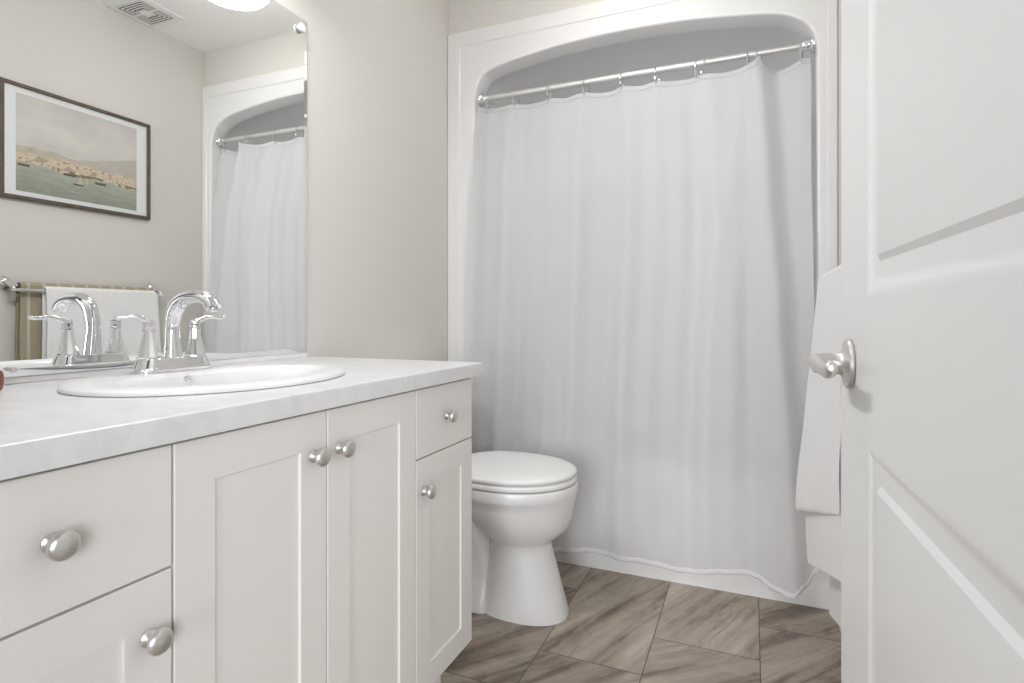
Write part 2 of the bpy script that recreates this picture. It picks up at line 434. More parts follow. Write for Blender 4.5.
fold_tab = [(0.0, .132), (.5, .112), (1.0, .079), (1.5, .046), (1.75, .034), (1.92, .026)]
hem_tab = [(-1.15, .055), (-.745, .052), (-.56, .070), (-.392, .064), (-.217, .053), (-.106, .076), (-.02, .086), (.02, .080), (.07, .055), (.127, .045), (.165, .075), (.207, .13)]
left_tab = [(0.0, -1.152), (1.15, -1.150), (1.5, -1.137), (1.75, -1.116), (1.92, -1.100)]
right_tab = [(0.0, .214), (.6, .204), (1.2, .193), (1.5, .188), (1.92, .192)]
base_tab = [(0.0, 2.160), (.5, 2.166), (1.1, 2.172), (1.5, 2.185), (1.75, 2.222), (1.92, 2.25)]
def curtain_pt(s, t):
    # s across, t from hem (0) to top (1)
    z0 = .05 + t * 1.865
    xl, xr = interp(z0, left_tab), interp(z0, right_tab)
    x = xl + (xr - xl) * s
    y = interp(z0, base_tab)
    xf = interp(z0, fold_tab)
    top = max(0.0, (z0 - 1.25) / .65)
    # deep pleat on the right: soft on its left flank, steep on its right
    d = x - xf
    sg = (.075 - .035 * top) if d < 0 else (.034 + .006 * (1 - top))
    y -= (.046 - .010 * top) * math.exp(-(d / sg) ** 2)
    d2 = x - (xf - .15 + .10 * top)
    y -= .012 * math.exp(-(d2 / (.045 - .018 * top)) ** 2)
    d3 = x - (xf + .062)
    y += (.014 + .01 * top) * math.exp(-(d3 / .042) ** 2)
    # hanging folds
    drift = .03 * math.sin(2.1 * z0 + 1.0)
    a = .0075 + .003 * math.sin(1.7 * z0)
    u = x + drift * (1 - top * .7)
    lf = 1.0 if x < xf - .1 else max(0.0, 1 - (x - xf + .1) / .08)
    y += lf * a * (math.sin(u * 21.0 + .6) + .7 * math.sin(u * 37.0 + 2.0 + .8 * z0) + .5 * math.sin(u * 62.0 + 1.2 * z0))
    y += .010 * (noise.noise(Vector((x * 5, z0 * 1.6, 3.1)))) * (1 - top) + .0025 * noise.noise(Vector((x * 14, z0 * 12, 8.0))) + .0045 * (1 - top) * noise.noise(Vector((x * 7 + z0 * 5, z0 * 7 - x * 5, 4.4)))
    # low hem pulled in by the toilet side
    z1 = interp(x, hem_tab)
    z = z1 + (z0 - .05) * (1.915 - z1) / 1.865
    # scallops between the rings at the top
    if z0 > 1.2:
        for a_, b_ in zip(ring_x, ring_x[1:]):
            if a_ <= x <= b_:
                f = (x - a_) / (b_ - a_); g = b_ - a_
                dip = min(.006, g * .03) * math.sin(PI * f) ** 1.2
                if b_ > .1: dip = .019 * math.sin(PI * f) ** .8
                w = ((z0 - 1.2) / .715) ** 6
                z -= dip * w; y += (.010 if g > .05 else -.012) * math.sin(PI * f) * w
        if .0 < x < .05: z += .022 * math.exp(-((x - .024) / .010) ** 2) * max(0, (z0 - 1.7) / .215) ** 3
    # puckered hem
    if t < .02: z += .0025 * noise.noise(Vector((x * 60, 0, 1))) ; y += .0015 * noise.noise(Vector((x * 80, 5, 1)))
    lim = interp(z, [(.42, 2.188), (.75, 2.30)])
    if x < -1.05: lim = min(lim, 2.188 + max(0.0, (x + 1.114)) * 1.7)
    if x > .19 and z < 1.5: lim = min(lim, 2.190)
    y = min(y, lim)
    return (x, y, z)
NS, NT = 300, 130
def sheet(s0, s1, ns, t0, t1, nt, dy=0.0, f=curtain_pt):
    vs = []
    for j in range(nt + 1):
        for i in range(ns + 1):
            p = f(s0 + (s1 - s0) * i / ns, t0 + (t1 - t0) * j / nt); vs.append((p[0], p[1] + dy, p[2]))
    fs = [(j * (ns + 1) + i, j * (ns + 1) + i + 1, (j + 1) * (ns + 1) + i + 1, (j + 1) * (ns + 1) + i) for j in range(nt) for i in range(ns)]
    return MB().add(vs, fs)
cur = sheet(0, 1, NS, 0, 1, NT).build('shower_curtain', M['curtain'], None, angle=180)
tag(cur, 'long white fabric shower curtain hanging from the rod outside the tub', 'shower curtain')
hm = sheet(0, 1, NS, 0, .010, 3, -.0012).build('hem', M['hem'], cur, angle=180)
sm = hm.modifiers.new('thick', 'SOLIDIFY'); sm.thickness = .0018; sm.offset = 0
hm = sheet(0, 1, NS, .989, 1.0, 3, -.0006).build('hem', M['curtain'], cur, angle=180)
sm = hm.modifiers.new('thick', 'SOLIDIFY'); sm.thickness = .0012; sm.offset = 0

# ------------------------------------------------------------------ vanity cabinet
CX0, CXF, CY0, CY1, CZ0, CZ1 = XL + .002, -.700, .214, 1.333, .143, .8425
van = empty('vanity_cabinet', (-.96, .78, 0), 'off-white vanity cabinet with panelled doors and round nickel knobs under the countertop', 'cabinet')
c = MB()
c.box(CX0, CXF, CY0, CY0 + .016, CZ0, CZ1).box(CX0, CXF, CY1 - .016, CY1, CZ0, CZ1).box(CX0, CXF, CY0 + .016, CY1 - .016, CZ0, CZ0 + .016)
c.box(CX0, CX0 + .008, CY0 + .016, CY1 - .016, CZ0 + .016, CZ1)
c.box(CXF - .018, CXF, CY0 + .016, CY1 - .016, CZ1 - .04, CZ1)
for y in (.495, .779, 1.062): c.box(CXF - .018, CXF, y - .02, y + .02, CZ0 + .016, CZ1 - .04)
for a, b in ((CY0 + .016, .475), (1.082, CY1 - .016)): c.box(CXF - .018, CXF, a, b, .66, .70)
c.build('carcass', M['cabinet'], van)
MB().box(CX0, -.778, CY0, CY1 + .004, 0.0, CZ0 - .0005).build('toe_kick', M['cabinet'], van)
def shaker(y0, y1, z0, z1, rail=.060, depth=.0045):
    """front panel with a recessed field; face at x=-.680"""
    mb = MB(); xf, xb = -.680, CXF + .0005; e = .0012
    def rect(i, x): return [(x, y0 + i, z0 + i), (x, y1 - i, z0 + i), (x, y1 - i, z1 - i), (x, y0 + i, z1 - i)]
    rings = [rect(0, xb), rect(0, xf - e), rect(e * .4, xf - e * .4), rect(e, xf)]
    if rail: rings += [rect(rail, xf), rect(rail + .0005, xf - .0008), rect(rail + .0008, xf - depth)]
    mb.loft(rings, True, True, True, smooth=False)
    return mb
def knob(y, z, parent, name='knob'):
    mb = MB().lathe([(0.0, -.0005), (.0105, -.0005), (.0108, .002), (.0085, .004), (.0062, .0065), (.0058, .011), (.0085, .0145), (.0140, .0165), (.0158, .0195), (.0156, .0225), (.0138, .0255), (.0095, .0275), (0, .0284)], (-.680, y, z), 'x', 32)
    return mb.build(name, M['nickel'], parent, angle=50)
g = .0016
def front(kind, y0, y1, z0, z1, ky, kz, rail):
    o = shaker(y0 + g, y1 - g, z0 + g, z1 - g, rail).build(kind, M['cabinet'], van, angle=20)
    knob(ky, kz, o); return o
ZT_, ZM, ZB = .8375, .6808, .1445
front('drawer', CY0 + .002, .495, ZM, ZT_, .359, .761, 0)
front('door', CY0 + .002, .495, ZB, ZM, .463, .606, .059)
front('door', .495, .779, ZB, ZT_, .745, .764, .060)
front('door', .779, 1.062, ZB, ZT_, .810, .764, .060)
front('drawer', 1.062, 1.3325, ZM, ZT_, 1.195, .760, 0)
front('door', 1.062, 1.3325, ZB, ZM, 1.093, .606, .058)

# ------------------------------------------------------------------ countertop with a cut-out
SXc, SYc, SA, SB = -.96, .797, .258, .215
def ell(cx, cy, a, b, z, n=72): return [(cx + b * math.cos(2 * PI * i / n), cy + a * math.sin(2 * PI * i / n), z) for i in range(n)]
CT0, CT1 = .843, .876
ct = MB()
cx0, cx1, cy0, cy1 = XL + .001, -.660, YF + .001, 1.361
e = .004
def crect(i, z): return [(cx0, cy0, z), (cx1 - i, cy0, z), (cx1 - i, cy1 - i, z), (cx0, cy1 - i, z)]
def cfill(i, z):
    bm = bmesh.new()
    a = [bm.verts.new(p) for p in crect(i, z)]; b = [bm.verts.new(p) for p in ell(SXc, SYc, SA - .012, SB - .012, z)]
    ed = [bm.edges.new((p, q)) for L_ in (a, b) for p, q in zip(L_, L_[1:] + L_[:1])]
    bmesh.ops.triangle_fill(bm, use_beauty=True, edges=ed); ct.bm(bm, False)
cfill(0, CT0); cfill(e, CT1)
ct.loft([crect(0, CT0), crect(0, CT1 - e), crect(e * .3, CT1 - e * .3), crect(e, CT1)], True, smooth=False)
ct.loft([ell(SXc, SYc, SA - .012, SB - .012, CT0), ell(SXc, SYc, SA - .012, SB - .012, CT1)], True)
tag(ct.build('countertop', M['counter'], None, origin=(-.95, .78, CT0), angle=30), 'pale marbled laminate countertop over the vanity cabinet', 'countertop')

# ------------------------------------------------------------------ drop-in sink
sink = empty('bathroom_sink', (SXc, SYc, CT1), 'white oval drop-in basin set into the countertop', 'sink')
OX, OA, OB = -.922, .200, .136
k_ = MB()
def er(f, da, db, z, n=72):
    cx = SXc + (OX - SXc) * f; a = SA + (OA - SA) * f + da; b = SB + (OB - SB) * f + db
    return ell(cx, SYc, a, b, z, n)
CTs = CT1 - .0045
rg = [er(0, -.004, -.004, CT1 + .0004), er(0, .000, .000, CT1 + .001), er(0, .0015, .0015, CT1 + .004), er(0, .0005, .0005, CT1 + .0075), er(0, -.006, -.006, CTs + .0145), er(0, -.014, -.014, CTs + .0165),
      er(.55, 0, 0, CTs + .0165), er(.88, 0, 0, CTs + .0160), er(.97, 0, 0, CTs + .0145), er(1, -.003, -.003, CTs + .0105), er(1, -.008, -.006, CT1 + .002),
      er(1, -.016, -.010, CT1 - .02), er(1, -.034, -.020, CT1 - .06), er(1, -.066, -.038, CT1 - .10), er(1, -.115, -.070, CT1 - .125), er(1, -.165, -.105, CT1 - .135)]
k_.loft(rg, True, False, True)
rg2 = [er(0, -.004, -.004, CT1 + .0004), er(0, -.014, -.014, CT1 + .0004), er(.55, 0, 0, CT1 - .002), er(1, .004, .004, CT1 - .006), er(1, -.008, -.002, CT1 - .024), er(1, -.026, -.012, CT1 - .066), er(1, -.060, -.030, CT1 - .11), er(1, -.115, -.066, CT1 - .136), er(1, -.165, -.103, CT1 - .145)]
k_.loft(rg2, True, False, True)
k_.build('basin', M['porcelain'], sink, angle=60)
MB().lathe([(.0, -.0015), (.015, -.0015), (.022, 0.0), (.022, .002), (.019, .003), (.010, .002), (0, .004)], (OX, SYc, CT1 - .1345), 'z', 28).build('drain', M['chrome'], sink)
ov = MB()
ov.lathe([(.0055, .0), (.0105, 0.0), (.0110, .0015), (.0085, .003), (.0060, .0022), (.0045, .0004)], (OX - OB + .0055, SYc + .0, CT1 - .0035), 'x', 24, sy=.62)
ov.build('overflow_ring', M['chrome'], sink)

# ------------------------------------------------------------------ centre-set faucet
DZ = CT1 + .0165
FX, FY = -1.103, .802
fau = empty('bathroom_faucet', (FX, FY, DZ), 'chrome two-handle faucet with arched spout on the back deck of the sink', 'faucet')
def stad(hx, hy, z, n=12):
    """rounded-end bar footprint, long along y"""
    pts = []
    for k in range(2 * n):
        t = PI * k / (2 * n - 1); pts.append((FX + hx * math.cos(t), FY + (hy - hx) + hx * math.sin(t), z))
    for k in range(2 * n):
        t = PI + PI * k / (2 * n - 1); pts.append((FX + hx * math.cos(t), FY - (hy - hx) + hx * math.sin(t), z))
    return pts
MB().loft([stad(.030, .083, DZ - .0043), stad(.030, .083, DZ + .001), stad(.0275, .0805, DZ + .0035), stad(.026, .079, DZ + .0045), stad(.0225, .0725, DZ + .021), stad(.020, .070, DZ + .023)], True, True, True).build('base_plate', M['chrome'], fau, angle=25)
# spout: tapered column that sweeps forward and down
sp = smooth_path([(0, .022, .0195, .0170), (-.001, .050, .0160, .0145), (-.002, .080, .0140, .0140), (.001, .104, .0145, .0155), (.011, .127, .0150, .0170), (.034, .1425, .0155, .0150), (.062, .1475, .0160, .0130), (.088, .146, .0165, .0125), (.108, .137, .0165, .0135), (.119, .124, .0155, .0130)], 5)
mb = MB(); mb.tube([(FX + a, FY, DZ + b) for a, b, _, _ in sp], [(w_, h_) for _, _, w_, h_ in sp], 24, up=(-1, 0, 0))
mb.build('spout', M['chrome'], fau, angle=50)
MB().lathe([(.0, -.002), (.009, -.002), (.0105, .001), (.0105, .006)], (FX + .118, FY, DZ + .117), 'z', 20).build('aerator', M['chrome'], fau)
def handle(sg):
    hy = FY + sg * .0508
    hb = MB().lathe([(.0215, .0205), (.0215, .024), (.0200, .026), (.0165, .040), (.0130, .056), (.0108, .070), (.0102, .076), (.0118, .0775), (.0118, .081), (.0098, .083), (.0105, .088), (.0105, .096), (.0085, .099), (.0, .0995)], (FX, hy, DZ), 'z', 12).build('handle', M['chrome'], fau, angle=20)
    pts = smooth_path([(0.0, -.006, .0945, .0060, .0045), (0.0, .006, .097, .0075, .0060), (.002, .022, .1035, .0072, .0056), (.003, .038, .1055, .0070, .0048), (.004, .052, .1035, .0075, .0044), (.0045, .062, .1035, .0075, .0042), (.005, .068, .1055, .0060, .0036)], 4)
    MB().tube([(FX + a, hy + sg * b, DZ + z) for a, b, z, _, _ in pts], [(w_, h_) for *_, w_, h_ in pts], 14, up=(0, 0, 1)).build('lever', M['chrome'], hb, angle=60)
handle(-1); handle(1)

# ------------------------------------------------------------------ mirror on the left wall
TH = math.radians(.4)
my0, my1, mz0, mz1 = .225, 1.331, .8895, 1.889
mir = empty('wall_mirror', (XL + .006, 1.33, mz0), 'large frameless mirror with cut edges above the vanity and sink', 'mirror')
mir.rotation_euler = (0, 0, TH)
m_ = MB(); L0 = my0 - 1.33; L1 = .001; H1 = mz1 - mz0; bv = .014
def mrect(i, x): return [(x, L0 + i, i), (x, L1 - i, i), (x, L1 - i, H1 - i), (x, L0 + i, H1 - i)]
m_.loft([mrect(0, -.0045), mrect(0, -.0014), mrect(bv, 0)], True, True, True, smooth=False)
m_.build('mirror_glass', M['mirror'], mir, angle=1, local=True)
def clip(y, z, parent, m, r=.011):
    return MB().lathe([(0, -.001), (r * .8, -.001), (r * .85, .003), (r, .0045), (r, .010), (r * .85, .0125), (r * .4, .0135), (0, .0135)], (0, y, z), 'x', 24).build('clip', m, parent, angle=40, local=True)
c_ = clip(-.030, H1 - .034, mir, M['plastic'], .0135); c_['label'] = 'round white plastic clip'
c_ = clip(.585 - 1.33, .014, mir, M['nickel'], .0055); c_['label'] = 'grey metal clip'
struct(MB().box(XL + .0005, XL + .0065, YF + .002, 1.331, CT1 + .0003, mz0 - .0008, .001).build('trim_1', M['plastic']), 'white strip along the foot of the mirror')

# ------------------------------------------------------------------ small wooden dish at the near end of the counter
wd = MB().lathe([(0, .0), (.022, .0), (.027, .004), (.029, .015), (.0285, .028), (.0265, .034), (.0245, .034), (.0255, .026), (.025, .012), (.02, .007), (0, .006)], (-1.1445, .503, CT1 + .0002), 'z', 28)
tag(wd.build('wooden_dish', M['wood'], None, origin=(-1.1445, .503, CT1)), 'small reddish brown wooden dish on the countertop below the mirror', 'dish')

# ------------------------------------------------------------------ toilet
TY = 1.800
toi = empty('toilet', (-.9, TY, 0), 'white floor-standing toilet with closed lid between vanity and tub', 'toilet')
def egg(xb, xf, w, z, n=56, wid=.46, pb=2.0, sq=2.0):
    xc = xb + (xf - xb) * wid; pts = []
    for k in range(n):
        t = 2 * PI * k / n; cc, ss = math.cos(t), math.sin(t)
        p = sq if cc > 0 else pb
        ex = abs(cc) ** (2 / p) * (1 if cc > 0 else -1); ey = abs(ss) ** (2 / p) * (1 if ss > 0 else -1)
        pts.append((xc + (xf - xc if cc > 0 else xc - xb) * ex, TY + w * ey, z))
    return pts
b_ = MB()
sec = [(0.0, -.870, -.564, .104, .5, 2.6), (.012, -.870, -.564, .104, .5, 2.6), (.05, -.864, -.575, .103, .5, 2.5), (.10, -.856, -.590, .097, .5, 2.4), (.16, -.846, -.607, .092, .5, 2.3), (.21, -.840, -.622, .087, .5, 2.2),
       (.236, -.842, -.627, .087, .5, 2.1), (.246, -.85, -.618, .094, .5, 2), (.256, -.865, -.603, .108, .5, 2), (.275, -.885, -.582, .128, .5, 2), (.305, -.905, -.558, .150, .48, 2), (.340, -.93, -.552, .167, .47, 2),
       (.375, -.945, -.545, .176, .46, 2), (.396, -.950, -.540, .178, .46, 2), (.406, -.955, -.538, .190, .46, 2), (.415, -.958, -.535, .192, .46, 2), (.435, -.960, -.534, .192, .46, 2), (.4425, -.957, -.538, .189, .46, 2),
       (.4430, -.93, -.545, .155, .46, 2), (.43, -.92, -.555, .146, .46, 2), (.36, -.88, -.60, .11, .46, 2), (.30, -.82, -.66, .06, .46, 2)]
b_.loft([egg(a, f, w, z, wid=wi, pb=p, sq=min(p, 2.2)) for z, a, f, w, wi, p in sec], True, True, True)
b_.build('bowl', M['porcelain'], toi, angle=50)
# trapway and tank shelf behind the pedestal
t2 = MB()
def rrect(x0, x1, w, z, r, n=5):
    return [(p[0], p[1], z) for p in rr(x0, x1, TY - w, TY + w, z, r, n)]
t2.loft([rrect(-1.10, -.82, .098, 0, .03), rrect(-1.10, -.82, .098, .035, .03), rrect(-1.095, -.82, .086, .050, .03), rrect(-1.09, -.82, .070, .12, .03), rrect(-1.10, -.83, .075, .22, .04), rrect(-1.15, -.86, .100, .30, .05), rrect(-1.20, -.88, .125, .36, .05), rrect(-1.22, -.90, .135, .395, .05), rrect(-1.22, -.90, .135, .402, .05)], True, True, True)
t2.build('trapway', M['porcelain'], toi, angle=50)
for sg in (-1, 1):
    MB().lathe([(.014, 0), (.014, .010), (.011, .020), (.006, .025), (0, .026)], (-.92, TY + sg * .084, .0352), 'z', 20).build('bolt_cap', M['plastic'], toi)
def slab(z0, z1, xb, xf, w, r, top=0.0, wid=.46, pb=2.6):
    mb = MB()
    mb.loft([egg(xb + r, xf - r, w - r, z0, wid=wid, pb=pb), egg(xb + r * .3, xf - r * .3, w - r * .3, z0 + r * .3, wid=wid, pb=pb), egg(xb, xf, w, z0 + r, wid=wid, pb=pb), egg(xb, xf, w, z1 - r, wid=wid, pb=pb),
             egg(xb + r * .3, xf - r * .3, w - r * .3, z1 - r * .3, wid=wid, pb=pb), egg(xb + r, xf - r, w - r, z1, wid=wid, pb=pb),
             egg(xb + .05, xf - .05, w - .05, z1 + top * .7, wid=wid, pb=pb), egg(xb + .12, xf - .12, w - .12, z1 + top, wid=wid, pb=pb)], True, True, True)
    return mb
slab(.4455, .4635, -.975, -.537, .190, .006).build('seat', M['plastic'], toi, angle=60)
slab(.4672, .4850, -.985, -.538, .191, .007, .005).build('lid', M['plastic'], toi, angle=60)
for sg in (-1, 1):
    MB().box(-1.005, -.955, TY + sg * .075 - .02, TY + sg * .075 + .02, .4435, .462, .006).build('hinge', M['plastic'], toi)
tk = MB(); tk.loft([rrect(-1.232, -1.045, .195, .4028, .03), rrect(-1.234, -1.035, .205, .45, .035), rrect(-1.236, -1.025, .220, .72, .04), rrect(-1.236, -1.025, .220, .735, .04)], True, True, True)
tk.build('tank', M['porcelain'], toi, angle=40)
tl = MB(); tl.loft([rrect(-1.239, -1.018, .227, .7355, .04), rrect(-1.240, -1.014, .231, .742, .044), rrect(-1.240, -1.014, .231, .758, .044), rrect(-1.236, -1.020, .225, .766, .04), rrect(-1.20, -1.05, .19, .769, .03)], True, True, True)
tl.build('tank_lid', M['porcelain'], toi, angle=40)
MB().lathe([(.010, 0), (.010, .004), (.006, .006), (.006, .018)], (-1.025, TY - .15, .67), 'x', 16).tube([(-1.010, TY - .15, .67), (-1.010, TY - .09, .662)], [(.006, .004), (.007, .004)], 12).build('flush_lever', M['chrome'], toi)

# ------------------------------------------------------------------ open panel door on the right
DW, DT, DH = .76, .035, 2.03
da = math.radians(2.6)
E0 = Vector((.1223, .9666, 0)); hinge = E0 - DW * Vector((-math.sin(da), math.cos(da), 0))
door = empty('door_1', (hinge.x, hinge.y, 0.012), None, None, None, da)
struct(door, 'white two-panel interior door standing open with a satin nickel lever')
# local frame: x = thickness (0 is the room face, + towards the wall), y along the width from the hinge, z up
d_ = MB()
def drect(y0, y1, z0, z1, i, x): return [(x, y0 + i, z0 + i), (x, y1 - i, z0 + i), (x, y1 - i, z1 - i), (x, y0 + i, z1 - i)]
prof = [(0, 0), (.003, .0003), (.009, .0022), (.017, .0048), (.020, .0052), (.037, .0052), (.0385, .0053), (.0455, .0012), (.048, .0008)]
ST = .160
pans = [(ST, DW - ST, .24 - .012, .842 - .012), (ST, DW - ST, 1.025 - .012, 1.86)]
for face in (0, 1):
    fx = (lambda d: d) if face == 0 else (lambda d: DT - d)
    # stiles and rails
    ys = [.002, ST, DW - ST, DW - .002]; zs = [.002, pans[0][2], pans[0][3], pans[1][2], pans[1][3], DH - .002]
    for a in range(3):
        for b in range(5):
            if a == 1 and b in (1, 3): continue
            d_.add([(fx(0), ys[a], zs[b]), (fx(0), ys[a + 1], zs[b]), (fx(0), ys[a + 1], zs[b + 1]), (fx(0), ys[a], zs[b + 1])], [(0, 1, 2, 3)], False)
    for y0, y1, z0, z1 in pans:
        d_.loft([drect(y0, y1, z0, z1, i, fx(h)) for i, h in prof], True, False, True, smooth=True)
e0 = drect(0, DW, 0, DH, .002, 0); e1 = drect(0, DW, 0, DH, 0, .002); e2 = drect(0, DW, 0, DH, 0, DT - .002); e3 = drect(0, DW, 0, DH, .002, DT)
d_.loft([e0, e1, e2, e3], True, smooth=False)
bmw = d_.build('door_leaf', M['door'], door, angle=14, local=True)
hy, hz = DW - .068, .934 - .012
hd = MB().lathe([(0, -.0005), (.0335, -.0005), (.0345, -.003), (.033, -.0065), (.026, -.0085), (.018, -.0105), (.0150, -.014), (.0138, -.030), (.0138, -.044), (.012, -.046), (0, -.046)], (0, hy, hz), 'x', 40).build('door_handle', M['nickel'], door, angle=40, local=True)
lp = smooth_path([(-.039, .013, .001, .0115, .011), (-.040, .0, .001, .0125, .0120), (-.0405, -.018, .000, .0115, .0110), (-.040, -.045, -.003, .0105, .0095), (-.0395, -.075, -.004, .0100, .0085), (-.040, -.098, .000, .0095, .0080), (-.041, -.108, .003, .0080, .0070), (-.0412, -.112, .004, .0055, .0050), (-.0413, -.1135, .0042, .0015, .0015)], 5)
MB().tube([(a, hy + b, hz + z) for a, b, z, _, _ in lp], [(w_, h_) for *_, w_, h_ in lp], 18, up=(1, 0, 0)).build('lever', M['nickel'], hd, angle=60, local=True)
MB().lathe([(.0335, .0005), (.0345, .003), (.033, .0065), (.016, .0105), (.0125, .014), (.0115, .042), (0, .042)], (DT, hy, hz), 'x', 32).tube([(DT + .048, hy + .012, hz), (DT + .049, hy - .05, hz - .003), (DT + .049, hy - .11, hz + .003)], [(.010, .010), (.009, .008), (.006, .005)], 14).build('door_handle', M['nickel'], door, angle=50, local=True)
for z in (.20, 1.0, 1.82):
    MB().lathe([(0, -.045), (.0055, -.045), (.0055, .045), (0, .045)], (-.004, -.004, z), 'z', 14).build('hinge', M['nickel'], door, angle=40, local=True)

# ------------------------------------------------------------------ double towel bar and towels on the right wall
BX1, BZ1, BX2, BZ2 = .200, 1.103, .2395, 1.122
BY0, BY1 = 1.300, 1.905
rack = empty('towel_rack', (XR, 1.6, 1.133), 'chrome double towel bar mounted on the wall behind the open door', 'towel bar')
MB().tube([(BX1, BY0 - .005, BZ1), (BX1, BY1 + .014, BZ1)], .0075, 16).build('front_bar', M['chrome'], rack)
MB().tube([(BX2, BY0, BZ2), (BX2, BY1, BZ2)], .0065, 16).build('back_bar', M['chrome'], rack)
for y in (BY0, BY1):
    p = MB().lathe([(0, -.0005), (.026, -.0005), (.0275, -.004), (.025, -.009), (.017, -.014), (.0115, -.020)], (XR, y, 1.133), 'x', 32)
    pth = smooth_path([(XR - .018, y, 1.133), (BX2, y, 1.132), (BX1 + .014, y, 1.122), (BX1, y, BZ1 + .004), (BX1, y, BZ1 - .004)], 5)
    p.tube(pth, [.0105 - .003 * k / (len(pth) - 1) for k in range(len(pth))], 16)
    p.build('post', M['chrome'], rack, angle=50)
def flare_f(f):
    """the far end of the towel swings out from the wall"""
    return .12 + .88 * f ** 1.3
def inset(loop, d):
    if not d: return loop
    n = len(loop); ar = sum(a[0] * b[1] - b[0] * a[1] for a, b in zip(loop, loop[1:] + loop[:1])); sg = 1 if ar > 0 else -1
    out = []
    for k, (x, z) in enumerate(loop):
        ax, az = loop[k - 1]; bx, bz = loop[(k + 1) % n]
        tx, tz = bx - ax, bz - az; l = math.hypot(tx, tz) or 1
        out.append((x - sg * tz / l * d, z + sg * tx / l * d))
    return out
def end_rows(y0, y1, n, r=.0042):
    """rows across a towel with rounded selvedges"""
    e = [(r * (1 - math.sin(t)), r * (1 - math.cos(t))) for t in (PI / 2, PI / 3, PI / 6)]
    a = [(y0 + r * (1 - math.cos(t)), r * (1 - math.sin(t))) for t in (0, PI / 6, PI / 3)]
    b = [(y1 - r * (1 - math.cos(t)), r * (1 - math.sin(t))) for t in (PI / 3, PI / 6, 0)]
    return a + [(y0 + r + (y1 - y0 - 2 * r) * k / n, 0) for k in range(n + 1)] + b
def skew(f, z):
    """the near end of the towel hangs higher"""
    return .15 * (1 - f) * min(1.0, max(0.0, (.98 - z) / .55))
def drape(bx, bz, rb, th, front, back, y0, y1, ny, name, m, seed, parent=None, wob=.003, org=None, flare=False):
    """towel over a bar: front/back are lists of (x, z) from the bar down; th is the thickness"""
    top_o = [(bx + (rb + th) * math.cos(a), bz + (rb + th) * math.sin(a)) for a in [PI * k / 10 for k in range(11)]]   # from back side over the top to the front
    top_i = [(bx + rb * math.cos(a), bz + rb * math.sin(a)) for a in [PI * k / 10 for k in range(11)]]
    fo = smooth_path([top_o[-1]] + front, 6)[1:]; bo_ = smooth_path([top_o[0]] + back, 6)[1:]
    fi = [(x + th, max(z, front[-1][1] + .0005)) for x, z in fo]; bi_ = [(x - th, z) for x, z in bo_]
    def rnd_end(a, b):
        # rounded end between outer point a and inner point b
        cx, cz = (a[0] + b[0]) / 2, a[1]; r = abs(a[0] - b[0]) / 2; s = 1 if b[0] > a[0] else -1
        return [(cx - s * r * math.cos(t), cz - r * .8 * math.sin(t)) for t in [PI * k / 6 for k in range(1, 6)]]
    loop = bo_[::-1] + top_o + fo + rnd_end(fo[-1], fi[-1]) + fi[::-1] + top_i[::-1] + bi_ + rnd_end(bi_[-1], bo_[-1])
    n_f = len(bo_) + len(top_o)
    rings = []
    for y, ins in end_rows(y0, y1, ny):
        f = max(0, min(1, (y - y0) / (y1 - y0)))
        ring = []
        for k, (x, z) in enumerate(inset(loop, ins)):
            low = max(0.0, bz - z)
            dx = wob * noise.noise(Vector((y * 9 + seed, z * 5, seed))) * min(1, low * 4) + .0009 * noise.noise(Vector((y * 70, z * 70, seed + k * .01)))
            dz = .004 * noise.noise(Vector((y * 8, seed, 2))) * (1 if low > .15 else 0)
            yy = y + (.006 * noise.noise(Vector((seed, z * 6, x * 3))) * min(1, low * 3))
            if flare: dz += skew(f, z)
            if flare and x < bx - .0185: x = bx - .0185 + (x - bx + .0185) * flare_f(f)
            ring.append((x + dx, yy, z + dz))
        rings.append(ring)
    mb = MB(); mb.loft(rings, True, True, True)
    return mb.build(name, m, parent, origin=org, angle=60)
ot = drape(BX2, BZ2, .0080, .0080, [(BX2 - .0155, 1.05), (BX2 - .0145, .85), (BX2 - .0145, .62)], [(BX2 + .0175, 1.05), (BX2 + .018, .85), (BX2 + .018, .66)], 1.335, 1.880, 40, 'bath_towel', M['olive'], 3.0, wob=.0010)
tag(ot, 'olive and cream striped towel on the back bar behind the white towel', 'towel')
wt = drape(BX1, BZ1, .0090, .0105, [(BX1 - .023, 1.03), (BX1 - .030, .90), (BX1 - .042, .70), (BX1 - .053, .50), (BX1 - .055, .38), (BX1 - .048, .275)], [(BX1 + .0190, 1.03), (BX1 + .0175, .90), (BX1 + .0175, .70), (BX1 + .0185, .40), (BX1 + .019, .135)], 1.406, 1.874, 34, 'bath_towel', M['terry'], 9.0, wob=.0025, flare=True)
tag(wt, 'plush white bath towel draped over the front towel bar beside the door', 'towel')
# outer folded layer of the white towel
fo = smooth_path([(BX1 - .0205, 1.108), (BX1 - .0245, 1.06), (BX1 - .040, .90), (BX1 - .058, .70), (BX1 - .077, .52), (BX1 - .081, .43)], 6)
loop = fo + [(fo[-1][0] + .003, .4215), (fo[-1][0] + .009, .419), (fo[-1][0] + .015, .4215)] + [(x + .017, z + .002) for x, z in fo[::-1]]
ys = end_rows(1.408, 1.878, 34)
rings = []
for y, ins in ys:
    f = max(0, min(1, (y - 1.408) / .47)); ff = flare_f(f)
    lp2 = [((BX1 - .0195 + (x - BX1 + .0195) * ff) if x < BX1 - .0195 else x, z) for x, z in inset(loop, ins)]
    rings.append([(x + .0022 * noise.noise(Vector((y * 11, z * 7, 4.0))), y + .004 * noise.noise(Vector((1.0, z * 6, 2.0))), z + skew(f, z) + .005 * noise.noise(Vector((y * 8, 3, 1))) * (z < .9)) for x, z in lp2])
